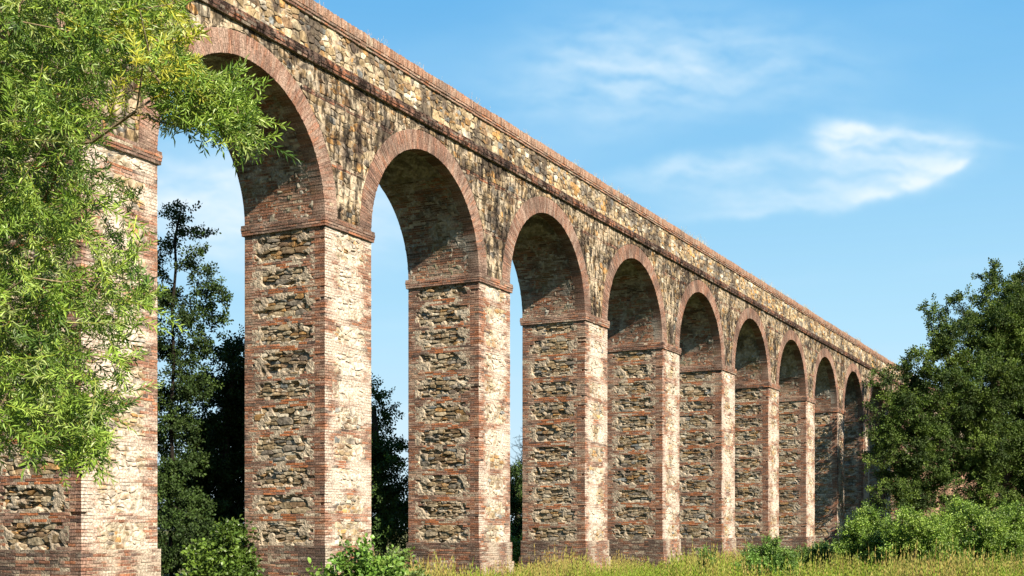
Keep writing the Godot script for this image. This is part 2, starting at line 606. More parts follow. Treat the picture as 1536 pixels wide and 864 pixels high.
	# the impost
	for k in 4:
		var v := Y_IMP + k * CO
		var o := 0.05 + 0.008 * k if k < 3 else 0.06
		var fr := [Vector3(FX + o, 0, -s + o), Vector3(-1, 0, 0), Vector3.UP, Vector3(0, 0, 1)]
		var ff := [Vector3(FX + o, 0, -s + o), Vector3(0, 0, -1), Vector3.UP, Vector3(1, 0, 0)]
		var fx := [Vector3(FX + o, 0, -s - W - o), Vector3(-1, 0, 0), Vector3.UP, Vector3(0, 0, -1)]
		var ca := 0.27 if k % 2 == 0 else 0.135
		var cb := 0.135 if k % 2 == 0 else 0.27
		corner_brick(br, s - o, ca, cb, v, o, brick_color(), kb, p, 4)
		run(br, mo, fr, ca, T + 2 * o, v, 4, 0.8, 0.06, kb, p, 0.14)
		run(br, mo, ff, cb, W + 2 * o, v, 4, 0.8, 0.06, kb, p, 0.14)
		run(br, mo, fx, 0.10, T + 2 * o, v, 4, 0.8, 0.06, "", p, 0.14)
	# the faces turned away
	var cw := Color(0.33, 0.19, 0.13)
	core.box(Vector3(FX - T - 0.004, -0.4, -s - W - 0.004), Vector3(FX - 0.13, Y_IMP, -s - W + 0.2), cw)
	core.box(Vector3(FX - T - 0.07, -0.4, -s - W - 0.07), Vector3(FX - 0.1, Y_PL - 0.005, -s - 0.2), cw)
	put("wall_core", mesh_of(core.v, core.c), M.mortar, p)
	put("mortar", mesh_of(mo.v, mo.c), M.mortar, p)
	owners.append([br, "brickwork", M.brick, p])
	owners.append([stn, "stonework", M.stone, p])


func corner_brick(m: MB, s: float, ca: float, cb: float, v: float, pr: float, col: Color, rec: String, parent: Node3D, zone := -1) -> void:
	var from := m.v.size()
	var x := FX + pr
	var z := -s + (pr if zone < 0 else 0.0)
	var lo := Vector3(FX - ca + 0.005 + (pr if zone >= 0 else 0.0), v + 0.005, -s - cb + 0.005)
	var hi := Vector3(x, v + CO - 0.006, z)
	var za := 0 if zone < 0 else (2 if zone == 3 else 4)
	var zb := 1 if zone < 0 else zone
	var j := rng.randf_range(-0.003, 0.003)
	var a := Vector3(lo.x, lo.y, hi.z); var b := Vector3(hi.x, lo.y, hi.z + j); var c := Vector3(hi.x, hi.y, hi.z - j); var d := Vector3(lo.x, hi.y, hi.z)
	m.quad(a, b, c, d, worn(za, a, col), worn(za, b, col), worn(za, c, col), worn(za, d, col))
	var e := Vector3(hi.x, lo.y, lo.z); var g := Vector3(hi.x, hi.y, lo.z)
	var cb_ := worn(zb, b, col); var ce := worn(zb, e, col); var cg := worn(zb, g, col); var cc := worn(zb, c, col)
	m.quad(b, e, g, c, cb_, ce, cg, cc)
	var i0 := Vector3(lo.x, lo.y, lo.z); var i1 := Vector3(lo.x, hi.y, lo.z)
	m.quad(a, b, e, i0, cb_, cb_, ce, ce)
	m.quad(d, c, g, i1, cc, cc, cg, cg)
	m.quad(a, d, i1, i0, cb_, cb_, ce, ce)
	m.quad(e, g, i1, i0, ce, cg, cg, ce)
	if rec: note(rec, m, from, parent, score_of(a, Vector3(hi.x, hi.y, lo.z)))


# ---------------------------------------------------------------- an arch: the ring of voussoirs on the facade and the vault behind it
func arch(owner_: Node3D, n: int, owners: Array) -> void:
	var sc := SA + PITCH * n + W + R
	var a := group_node("arch", Vector3.ZERO, owner_)
	var cen := Vector3(FX, YC, -sc)
	var fine := n <= N_FINE
	var vo := MB.new(); var so := MB.new(); var br := MB.new()
	if fine:
		var count := 130 if n < 8 else 90
		var deep := 0.34
		for i in count:
			var t0 := PI * i / count
			var t1 := PI * (i + 1) / count
			var g := 0.0022
			var cut := 0.285 if i % 2 == 0 else 0.175
			for row in 2:
				var r0 := R + rng.randf_range(-0.004, 0.006) if row == 0 else R + cut + 0.005
				var r1 := R + cut - 0.005 if row == 0 else R + RING + rng.randf_range(-0.006, 0.008)
				var col := brick_color().lerp(Color(0.235, 0.140, 0.105), 0.55)
				var h := rng.randf_range(-0.004, 0.008)
				var from := vo.v.size()
				var q := []
				for e in [[t0 + g, r0], [t1 - g, r0], [t1 - g, r1], [t0 + g, r1]]:
					q.append(cen + Vector3(h, sin(e[0]) * e[1], cos(e[0]) * e[1]))
				var b := Vector3(-deep - h, 0, 0)
				var c0 := worn(4, q[0], col); var c1 := worn(4, q[1], col); var c2 := worn(4, q[2], col); var c3 := worn(4, q[3], col)
				vo.quad(q[0], q[1], q[2], q[3], c0, c1, c2, c3)
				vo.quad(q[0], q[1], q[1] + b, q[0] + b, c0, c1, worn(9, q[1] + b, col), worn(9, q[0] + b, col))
				vo.quad(q[0], q[3], q[3] + b, q[0] + b, c0, c3, c3, c0)
				vo.quad(q[1], q[2], q[2] + b, q[1] + b, c1, c2, c2, c1)
				vo.quad(q[3], q[2], q[2] + b, q[3] + b, c3, c2, c2, c3)
				note("voussoir", vo, from, a, score_of(q[0], q[2]))
		owners.append([vo, "ring_brickwork", M.brick, a])
		# mortar between the voussoirs
		var seg := 60
		for i in seg:
			var t0 := PI * i / seg
			var t1 := PI * (i + 1) / seg
			var e0 := Vector3(0, sin(t0), cos(t0))
			var e1 := Vector3(0, sin(t1), cos(t1))
			var mc := Color(0.33, 0.24, 0.18)
			var f0 := cen + Vector3(-0.004, 0, 0)
			var w := [worn(4, f0 + e0 * R, mc), worn(4, f0 + e1 * R, mc)]
			so.quad(f0 + e0 * (R + 0.008), f0 + e1 * (R + 0.008), f0 + e1 * (R + RING), f0 + e0 * (R + RING), w[0], w[1], w[1], w[0])
			var f1 := cen + Vector3(-0.36, 0, 0)
			so.quad(f0 + e0 * (R + 0.008), f0 + e1 * (R + 0.008), f1 + e1 * (R + 0.008), f1 + e0 * (R + 0.008), w[0], w[1], w[1], w[0])
		# courses of brick on the haunches of the vault, front to back
		for side in 2:
			for i in (46 if n <= 5 else 17):
				var t := (i + 0.5) * 0.0239
				if side == 1: t = PI - t
				var ax := Vector3(0, sin(t), cos(t))
				var up := Vector3(0, cos(t), -sin(t)) * (1.0 if side == 0 else -1.0)
				var f := [cen + ax * R - up * 0.03, Vector3(-1, 0, 0), up, -ax]
				if n > 8 and side == 0: continue
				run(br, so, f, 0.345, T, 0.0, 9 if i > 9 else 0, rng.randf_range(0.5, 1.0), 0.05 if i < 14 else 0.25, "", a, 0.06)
		owners.append([br, "vault_brickwork", M.brick, a])
	# the vault: rubble set in lime, with brick at both faces
	var nt := 150 if n <= 3 else (80 if fine else 24)
	var nd := 44 if n <= 3 else (22 if fine else 3)
	var pts: Array[Vector3] = []
	var cols: Array[Color] = []
	for i in nt + 1:
		var t := PI * i / nt
		for j in nd + 1:
			var d := lerpf(0.30 if fine else 0.0, T, float(j) / nd)
			var w := cen + Vector3(-d, sin(t) * R, cos(t) * R)
			var rr := R + 0.012 + nB.get_noise_3dv(w * 0.8) * 0.05 + nB.get_noise_3dv(w * 2.0) * 0.02
			w = cen + Vector3(-d, sin(t) * rr, cos(t) * rr)
			pts.append(w)
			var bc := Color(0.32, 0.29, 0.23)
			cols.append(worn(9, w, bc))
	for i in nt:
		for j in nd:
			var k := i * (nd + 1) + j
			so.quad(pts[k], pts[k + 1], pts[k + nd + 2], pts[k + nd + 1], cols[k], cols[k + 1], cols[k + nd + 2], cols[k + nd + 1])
	put("vault", mesh_of(so.v, so.c), M.soffit, a)


# ---------------------------------------------------------------- the wall above the piers
func column_bottom(s: float) -> float:
	var k := floorf((s - SA) / PITCH)
	var sc := SA + PITCH * k + W + R
	var d := absf(s - sc)
	var ro := R + 0.30
	if d >= ro: return 8.70
	return maxf(8.70, YC + sqrt(ro * ro - d * d))


func upper_wall(owner_: Node3D, owners: Array) -> void:
	var s0 := SA + PITCH * 0 - 3.0
	var s1 := SA + PITCH * (N_LAST + 1) - 1.0
	var fine1 := SA + PITCH * (N_FINE + 1) + W
	var core := MB.new()
	var step := 0.16
	var s := s0
	while s < s1:
		var e := minf(s + (step if s < fine1 else 0.4), s1)
		var b0 := column_bottom(s)
		var b1 := column_bottom(e)
		var rows := 14 if s < 60.0 else 6
		for j in rows:
			var q := []
			for c in [[s, b0, j], [e, b1, j], [e, b1, j + 1], [s, b0, j + 1]]:
				var y: float = lerpf(c[1], Y_TOP - 0.1, float(c[2]) / rows)
				var pp := Vector3(FX, y, -c[0])
				q.append(pp + Vector3(-0.008 + nB.get_noise_3dv(pp) * 0.012, 0, 0))
			var cl := []
			for pp in q: cl.append(worn(6 if pp.y < Y_BAND + 0.1 else 7, pp, Color(0.40, 0.33, 0.24)))
			core.quad(q[0], q[1], q[2], q[3], cl[0], cl[1], cl[2], cl[3])
		var k := Color(0.30, 0.2, 0.14)
		core.flat(Vector3(FX - T, b0, -s), Vector3(FX - T, b1, -e), Vector3(FX - T, Y_TOP, -e), Vector3(FX - T, Y_TOP, -s), k)
		s = e
	core.box(Vector3(FX - T - 0.06, Y_TOP - 0.09, -s1), Vector3(FX - 0.012, Y_TOP - 0.02, -s0), Color(0.33, 0.24, 0.17))
	core.box(Vector3(FX - T, 8.7, -s1 - 0.3), Vector3(FX, Y_TOP - 0.1, -s1), Color(0.33, 0.24, 0.17))
	put("wall_core", mesh_of(core.v, core.c), M.sooty_stone, owner_)
	var f := [Vector3(FX, 0, 0), Vector3(0, 0, -1), Vector3.UP, Vector3(1, 0, 0)]
	# spandrels
	for n in range(0, N_FINE + 1):
		var sp := group_node("spandrel", Vector3.ZERO, owner_)
		var m := MB.new(); var mb := MB.new(); var mo := MB.new()
		var sm := SA + PITCH * n + W / 2
		var sl := SA + PITCH * (n - 1) + W + R
		var sr := SA + PITCH * n + W + R
		var far := n > 7
		var polys := []
		for bd in [[8.72, 9.86], [9.98, 11.24], [11.36, Y_BAND]]:
			polys += rubble(Rect2(sl, bd[0], sr - sl, bd[1] - bd[0]), 0.30 if not far else 0.4, 0.19 if not far else 0.25, 0.007, not far)
		for poly: PackedVector2Array in polys:
			var keep := 0
			for i in poly.size():
				for sc in [sl, sr]:
					var d := poly[i] - Vector2(sc, YC)
					if d.length() < R + RING + 0.02:
						poly[i] = Vector2(sc, YC) + d.normalized() * (R + RING + 0.02)
						keep -= 1
				poly[i].y = minf(poly[i].y, Y_BAND + 0.02)
				keep += 1
			if keep < 2: continue
			stone(m, f, poly, rng.randf_range(-0.010, 0.012), 0.05, 0.008, 0.010, 6, stone_color(1.0), "stone" if n <= 6 else "", sp)
		for y in [9.86, 9.92, 11.24, 11.30]:
			var half := R + RING + 0.03
			var w := sqrt(maxf(0.0, half * half - (y - YC + 0.03) * (y - YC + 0.03)))
			run(mb, mo, f, sl + w, sr - w, y, 6, 0.7, 0.08, "", sp, 0.05)
		owners.append([m, "stonework", M.sooty_stone, sp])
		owners.append([mb, "levelling_bricks", M.sooty_brick, sp])
		if mo.v.size(): put("mortar", mesh_of(mo.v, mo.c), M.mortar, sp)
	# string course, parapet and coping, bay by bay
	var band := group_node("string_course", Vector3.ZERO, owner_)
	var para := group_node("parapet", Vector3.ZERO, owner_)
	var cope := group_node("coping", Vector3.ZERO, owner_)
	var mb := MB.new(); var mp := MB.new(); var mc := MB.new(); var mo2 := MB.new(); var mo3 := MB.new()
	var e0 := 9.0
	var proud := [0.085, 0.095, 0.075, 0.05]
	for k in 4:
		var fk := [Vector3(FX + proud[k], 0, 0), Vector3(0, 0, -1), Vector3.UP, Vector3(1, 0, 0)]
		run(mb, mo2, fk, e0, fine1, Y_BAND + k * 0.0655, 5, rng.randf_range(0.5, 1.0), 0.07, "string_brick", band, 0.12)
	owners.append([mb, "brickwork", M.sooty_brick, band])
	put("mortar", mesh_of(mo2.v, mo2.c), M.mortar, band)
	var x := e0
	while x < fine1:
		var w := rng.randf_range(2.0, 3.2)
		for poly in rubble(Rect2(x, Y_BTOP - 0.01, w, Y_COP - Y_BTOP + 0.02), 0.28 if x < 60 else 0.36, 0.18 if x < 60 else 0.22, 0.007, x < 60):
			stone(mp, f, poly, rng.randf_range(-0.012, 0.016), 0.05, 0.009, 0.012, 7, stone_color(1.1), "stone", para)
		x += w
	owners.append([mp, "stonework", M.stone, para])
	for k in 2:
		var fk := [Vector3(FX + [0.045, 0.07][k], 0, 0), Vector3(0, 0, -1), Vector3.UP, Vector3(1, 0, 0)]
		run(mc, mo3, fk, e0, fine1, Y_COP + k * CO, 8, 0.8, 0.06, "coping_brick", cope, 0.12)
	x = e0
	var fc := [Vector3(FX + 0.085, 0, 0), Vector3(0, 0, -1), Vector3.UP, Vector3(1, 0, 0)]
	while x < fine1:
		var w := 0.062 * rng.randf_range(0.9, 1.1)
		if rng.randf() < 0.025:
			x += w
			continue
		brick(mc, fc, x + 0.004, x + w - 0.004, Y_COP + 2 * CO + 0.004, Y_TOP - rng.randf_range(-0.006, 0.014) + nA.get_noise_2d(x * 0.5, 9.0) * 0.035, rng.randf_range(-0.008, 0.006), 0.28, 8, brick_color().lerp(Color(0.40, 0.25, 0.17), 0.45), "coping_brick", cope)
		x += w
	mo3.box(Vector3(FX - 0.1, Y_COP + 2 * CO, -fine1), Vector3(FX + 0.072, Y_TOP - 0.018, -e0), Color(0.40, 0.33, 0.25))
	owners.append([mc, "brickwork", M.brick, cope])
	put("mortar", mesh_of(mo3.v, mo3.c), M.mortar, cope)
	# the far bays, too small to tell the pieces apart
	var far_ := MB.new()
	far_.box(Vector3(FX - 0.1, Y_BAND, -s1), Vector3(FX + 0.08, Y_BTOP, -fine1), Color(0.2, 0.13, 0.1))
	far_.box(Vector3(FX - 0.1, Y_COP, -s1), Vector3(FX + 0.08, Y_TOP, -fine1), Color(0.36, 0.21, 0.14))
	put("far_courses", mesh_of(far_.v, far_.c), M.brick, owner_)


# ---------------------------------------------------------------- plants
func tube(m: MB, a: Vector3, b: Vector3, ra: float, rb: float, sides: int, col: Color) -> void:
	var d := (b - a)
	if d.length() < 0.001: return
	d = d.normalized()
	var x := d.cross(Vector3(0.31, 0.87, 0.38)).normalized()
	var y := d.cross(x)
	for i in sides:
		var t0 := TAU * i / sides
		var t1 := TAU * (i + 1) / sides
		var o0 := x * cos(t0) + y * sin(t0)
		var o1 := x * cos(t1) + y * sin(t1)
		m.flat(a + o0 * ra, a + o1 * ra, b + o1 * rb, b + o0 * rb, col)


func leaf(m: MB, base: Vector3, dir: Vector3, side: Vector3, l: float, w: float, col: Color, broad: bool) -> void:
	var up := dir.cross(side).normalized()
	var mid := base + dir * l * 0.45 + up * w * 0.15
	var tip := base + dir * l - up * l * 0.10
	var dk := mul(col, 0.94)
	if broad:
		var a := base + dir * l * 0.28 + side * w * 0.42 + up * w * 0.22
		var b := base + dir * l * 0.68 + side * w * 0.46 + up * w * 0.16
		var a2 := base + dir * l * 0.28 - side * w * 0.42 + up * w * 0.22
		var b2 := base + dir * l * 0.68 - side * w * 0.46 + up * w * 0.16
		m.quad(base, a, b, mid, col, col, col, col)
		m.tri(mid, b, tip, col, col, col)
		m.quad(base, a2, b2, mid, dk, dk, dk, dk)
		m.tri(mid, b2, tip, dk, dk, dk)
	else:
		m.tri(base, mid + side * w * 0.5 + up * w * 0.2, tip, col, col, col)
		m.tri(base, mid - side * w * 0.5 + up * w * 0.2, tip, dk, dk, dk)


# a twig along +y with leaves
func sprig(length: float, count: int, l: float, w: float, broad: bool, droop: float, twig: Color, spread: float) -> ArrayMesh:
	var m := MB.new()
	var p := Vector3.ZERO
	var d := Vector3.UP
	var seg := 6
	var pts := [p]
	var bend := Vector3(rng.randf_range(-1, 1), 0, rng.randf_range(-1, 1)).normalized()
	for i in seg:
		d = (d + bend * droop / seg).normalized()
		p += d * length / seg
		pts.append(p)
		tube(m, pts[i], p, 0.0045 * (1.0 - 0.12 * i), 0.0045 * (0.88 - 0.12 * i), 3, twig)
	for i in count:
		var t := (i + rng.randf()) / count
		t = 0.08 + 0.92 * t
		var k := mini(seg - 1, int(t * seg))
		var q: Vector3 = pts[k].lerp(pts[k + 1], t * seg - k)
		var along: Vector3 = (pts[k + 1] - pts[k]).normalized()
		var out := along.cross(Vector3(cos(i * 2.4), sin(i * 1.3) * 0.4, sin(i * 2.4))).normalized()
		var dir := (along * (1.2 - spread) + out * spread + Vector3(rng.randf_range(-1, 1), rng.randf_range(-1, 1), rng.randf_range(-1, 1)) * 0.28).normalized()
		if i == count - 1: dir = along
		var side := dir.cross(Vector3(rng.randf_range(-1, 1), rng.randf_range(-1, 1), rng.randf_range(-1, 1))).normalized()
		if broad: q += out * l * 0.25
		var kk := rng.randf_range(0.68, 1.3)
		if not broad and rng.randf() < 0.13: kk = 1.9  # highlights and pale undersides put into the colour of some leaves
		leaf(m, q, dir, side, l * rng.randf_range(0.65, 1.15), w * rng.randf_range(0.8, 1.15), Color(kk, kk * rng.randf_range(0.94, 1.05), kk * rng.randf_range(0.8, 1.1)), broad)
	return mesh_of(m.v, m.c)


# joins points into a branching skeleton: each one hangs on the nearest that lies closer to the root
func grow(start: Array, pts: Array) -> Array:
	var node := PackedVector3Array()
	var par := PackedInt32Array()
	for i in start.size():
		node.append(start[i]); par.append(i - 1)
	var fixed := start.size()
	var root: Vector3 = start[0]
	pts.sort_custom(func(a, b): return a.distance_squared_to(start[-1]) + 0.2 * a.distance_squared_to(root) < b.distance_squared_to(start[-1]) + 0.2 * b.distance_squared_to(root))
	for p in pts:
		var best := 0
		var bd := 1e9
		for i in range(maxi(0, fixed / 3), node.size()):
			var d := node[i].distance_squared_to(p)
			if node[i].y > p.y: d *= 1.25
			if d < bd:
				bd = d
				best = i
		var dist := sqrt(bd)
		if dist > 0.7:
			var mid: Vector3 = node[best].lerp(p, 0.5) + Vector3(rng.randf_range(-1, 1), rng.randf_range(-0.5, 1), rng.randf_range(-1, 1)) * dist * 0.08
			node.append(mid); par.append(best)
			best = node.size() - 1
		node.append(p); par.append(best)
	return [node, par, fixed]


func wood(g: Array, tip: float, power: float, most: float, owner_: Node3D, col: Color, mat: Material, smallest := 0.0) -> void:
	var node: PackedVector3Array = g[0]
	var par: PackedInt32Array = g[1]
	var fixed: int = g[2]
	var area := PackedFloat32Array()
	area.resize(node.size())
	for i in range(node.size() - 1, -1, -1):
		if area[i] == 0.0: area[i] = pow(tip, power)
		if par[i] >= 0: area[par[i]] += area[i]
	var tr := MB.new(); var bm := MB.new()
	for i in node.size():
		if par[i] < 0: continue
		var ra := minf(most, pow(area[par[i]], 1.0 / power))
		var rb := minf(most, pow(area[i], 1.0 / power))
		ra = minf(ra, rb * 1.5)
		if i < fixed:
			ra = maxf(ra, most * (1.0 - 0.55 * float(i - 1) / fixed)); rb = maxf(rb, most * (1.0 - 0.55 * float(i) / fixed))
			tube(tr, node[par[i]], node[i], ra, rb, 9, col)
		elif rb >= smallest:
			tube(bm, node[par[i]], node[i], ra, rb, 5 if rb > 0.02 else 3, mul(col, rng.randf_range(0.85, 1.15)))
	put("trunk", mesh_of(tr.v, tr.c), mat, owner_)
	if bm.v.size(): put("branches", mesh_of(bm.v, bm.c), mat, owner_)


func random_basis(toward: Vector3, size: float) -> Basis:
	var y := toward.normalized()
	var x := y.cross(Vector3(rng.randf_range(-1, 1), rng.randf_range(-1, 1), rng.randf_range(-1, 1))).normalized()
	return Basis(x, y, x.cross(y)).scaled_local(Vector3.ONE * size)


func crown(called: String, list: Array, meshes: Array, mat: Material, owner_: Node3D) -> void:
	for k in meshes.size():
		var mine := []
		for i in range(k, list.size(), meshes.size()): mine.append(list[i])
		if mine.is_empty(): continue
		var mm := MultiMesh.new()
		mm.transform_format = MultiMesh.TRANSFORM_3D
		mm.use_colors = true
		mm.mesh = meshes[k]
		mm.instance_count = mine.size()
		for i in mine.size():
			mm.set_instance_transform(i, mine[i][0])
			mm.set_instance_color(i, mine[i][1])
		var o := MultiMeshInstance3D.new()
		o.multimesh = mm
		o.material_override = mat
		o.name = numbered(str(owner_.get_instance_id()) + "/" + called).get_slice("/", 1)
		o.set_meta("kind", "stuff")
		owner_.add_child(o, true)


# lobes: [centre, radius, flatness]; returns twig points and the leaf clumps on them
func plant(called: String, label: String, category: String, root: Vector3, trunk: Array, lobes: Array, per_m3: float, shell: float, meshes: Array, mat: Material, cols: Array, size: float, tip: float, most: float, bark: Color, group := "") -> Node3D:
	var o := group_node(called, Vector3.ZERO, self)
	tag(o, label, category, group)
	var pts := []
	var list := []
	for lb in lobes:
		var c: Vector3 = lb[0]
		var r: float = lb[1]
		var fl: float = lb[2] if lb.size() > 2 else 0.85
		var n := maxi(3, int(r * r * r * 4.19 * per_m3))
		var each := clampi(int(n / 9.0), 6, 34)
		for i in maxi(2, n / each):
			# a clump of sprigs at the end of one twig
			var d := Vector3(rng.randfn(), rng.randfn(), rng.randfn()).normalized()
			var q := c + d * Vector3(1, fl, 1) * r * pow(rng.randf(), shell)
			var cr := r * rng.randf_range(0.16, 0.34) if r > 0.8 else r * rng.randf_range(0.3, 0.65)
			pts.append(Vector3(q.x, maxf(q.y, 0.15), q.z))
			var tone := rng.randf_range(0.75, 1.25)
			var cb: Color = cols[rng.randi() % cols.size()]
			for k in each:
				var e := Vector3(rng.randfn(), rng.randfn() * 0.7, rng.randfn()) * cr * 0.62
				var w := q + e
				if w.y < 0.12: w.y = 0.12 + rng.randf() * 0.2
				var col: Color = mul(cb.lerp(cols[rng.randi() % cols.size()], 0.35), tone * rng.randf_range(0.8, 1.25))
				var toward := e.normalized() * 0.8 + d * 0.4 + Vector3(rng.randf_range(-1, 1), rng.randf_range(-0.3, 1.0), rng.randf_range(-1, 1)) * 0.7
				list.append([Transform3D(random_basis(toward, size * rng.randf_range(0.7, 1.25)), w - toward.normalized() * 0.15 * size), col])
	while pts.size() > 700: pts = pts.filter(func(_p): return rng.randf() < 0.8)
	var g := grow(trunk, pts)
	wood(g, tip, 2.3, most, o, bark, M.bark)
	crown("crown", list, meshes, mat, o)
	return o


func in_poly(p: Vector2, poly: PackedVector2Array) -> bool:
	return Geometry2D.is_point_in_polygon(p, poly)


func willow() -> void:
	var o := group_node("willow_tree", Vector3.ZERO, self)
	tag(o, "leafy willow with narrow leaves hanging before the nearest brick pier", "tree")
	var twig := Color(0.9, 0.75, 0.45)
	var meshes := []
	for i in 9: meshes.append(sprig(rng.randf_range(0.26, 0.56), 32, 0.082, 0.0150, false, rng.randf_range(0.3, 1.0), twig, 0.62))
	var body := PackedVector2Array([Vector2(-230, -110), Vector2(235, -110), Vector2(262, 0), Vector2(282, 30), Vector2(280, 75), Vector2(292, 95), Vector2(240, 150), Vector2(190, 175), Vector2(150, 190), Vector2(150, 240), Vector2(205, 290), Vector2(195, 345), Vector2(226, 400), Vector2(228, 455), Vector2(180, 500), Vector2(190, 560), Vector2(148, 610), Vector2(120, 640), Vector2(90, 690), Vector2(45, 665), Vector2(-230, 700)])
	var arm := PackedVector2Array([Vector2(230, 110), Vector2(300, 100), Vector2(345, 130), Vector2(385, 175), Vector2(392, 205), Vector2(365, 225), Vector2(330, 195), Vector2(250, 180)])
	var tips := PackedVector2Array([Vector2(95, 600), Vector2(150, 590), Vector2(165, 660), Vector2(120, 705), Vector2(95, 690)])
	var yellow := Vector2(225, 85)
	var pts := []
	var spots := []
	for region in [[body, 6600, 9.6, 13.4], [arm, 210, 10.0, 10.9], [tips, 70, 9.8, 10.6]]:
		var made := 0
		while made < region[1]:
			var lo := Vector2(-230, -110)
			var q := Vector2(rng.randf_range(-230, 420), rng.randf_range(-110, 740))
			if not in_poly(q, region[0]): continue
			made += 1
			var v := rng.randf_range(region[2], region[3])
			# clumped: gaps where the wall behind shows
			var gap := nW.get_noise_3d(q.x * 0.0075, q.y * 0.0075, v * 0.4)
			if region[1] > 1000 and gap < -0.07 and q.x > -60: continue
			if region[1] > 1000 and q.x > 125 and q.y > 110 and q.y < 300 and rng.randf() < 0.66: continue
			if region[1] > 1000 and q.x > 100 and q.y > 300 and rng.randf() < 0.5: continue
			spots.append([q, v])
	for sp in spots:
		var p := at(sp[0].x, sp[0].y, sp[1])
		pts.append(p)
	var right := Vector3(CS, 0, -SN)
	var base := at(-420, YH, 12.0)
	base.y = 0.0
	var trunk := [base + Vector3(0, -0.1, 0), base + Vector3(0.05, 1.0, 0.1), base + right * 0.2 + Vector3(0, 2.2, 0), base + right * 0.35 + Vector3(0, 3.4, 0), base + right * 0.8 + Vector3(0, 4.6, 0)]
	var skeleton := pts.filter(func(_p): return rng.randf() < 0.22)
	# the two bare limbs seen against the wall and the sky
	for q in [[40, 300, 11.0], [90, 250, 10.8], [138, 213, 10.6], [170, 190, 10.5], [205, 166, 10.4], [235, 182, 10.4], [258, 187, 10.4], [300, 188, 10.4], [336, 194, 10.4]]:
		skeleton.append(at(q[0], q[1], q[2]))
	var g := grow(trunk, skeleton)
	wood(g, 0.0042, 2.5, 0.26, o, Color(0.23, 0.18, 0.11), M.bark)
	var list := []
	for i in spots.size():
		var q: Vector2 = spots[i][0]
		var p: Vector3 = pts[i]
		var k := ss(120.0, 30.0, q.distance_to(yellow) + rng.randf_range(-30, 30))
		var col := Color(0.125, 0.20, 0.03)
		var pick := rng.randf()
		if pick < 0.3: col = Color(0.20, 0.285, 0.05)
		elif pick < 0.48: col = Color(0.060, 0.11, 0.02)
		elif pick < 0.6: col = Color(0.20, 0.25, 0.08)
		if rng.randf() < k * 0.42: col = Color(0.30, 0.31, 0.04)
		col = mul(col, rng.randf_range(1.05, 1.55))
		var outward := ss(-100.0, 200.0, q.x)
		var toward := right * rng.randf_range(-0.3, 1.0) * (0.4 + outward) + Vector3(0, rng.randf_range(-0.9, 0.75) - 0.35 * ss(250.0, 600.0, q.y), 0) + Vector3(rng.randf_range(-1, 1), 0, rng.randf_range(-1, 1)) * 0.6
		if in_poly(q, arm) and q.x > 290: toward = right * rng.randf_range(0.2, 0.9) + Vector3(0, rng.randf_range(-0.8, 0.5), 0) + Vector3(rng.randf_range(-1, 1), 0, rng.randf_range(-1, 1)) * 0.4
		list.append([Transform3D(random_basis(toward, rng.randf_range(0.65, 1.25)), p - toward.normalized() * 0.18), col, q.x + (0.0 if q.y > 0 and q.x > 0 else -1000.0) - 60.0 * (spots[i][1] - 9.6)])
	list.sort_custom(func(a, b): return a[2] > b[2])
	# the three hundred sprays that show largest are parts of their own
	var tints := {}
	var rest := []
	for i in list.size():
		if i < 300:
			var mk := i % meshes.size()
			var c: Color = list[i][1]
			var key := "%d/%d/%d/%d" % [mk, int(c.r * 24), int(c.g * 14), 0]
			if not tints.has(key):
				var src: Array = (meshes[mk] as ArrayMesh).surface_get_arrays(0)
				var pc: PackedColorArray = src[Mesh.ARRAY_COLOR]
				for j in pc.size(): pc[j] = pc[j] * c
				tints[key] = mesh_of(src[Mesh.ARRAY_VERTEX], pc)
			var mi := put("leaf_spray", tints[key], M.willow, o)
			mi.transform = list[i][0]
		else:
			rest.append(list[i])
	crown("crown", rest, meshes, M.willow, o)


func lobes_at(list: Array) -> Array:
	var out := []
	for l in list:
		out.append([at(l[0], l[1], l[3]), l[2] / FPX * l[3], l[4] if l.size() > 4 else 0.85])
	return out


func ground_at(px: float, v: float) -> Vector3:
	var p := at(px, YH, v)
	p.y = -0.05
	return p


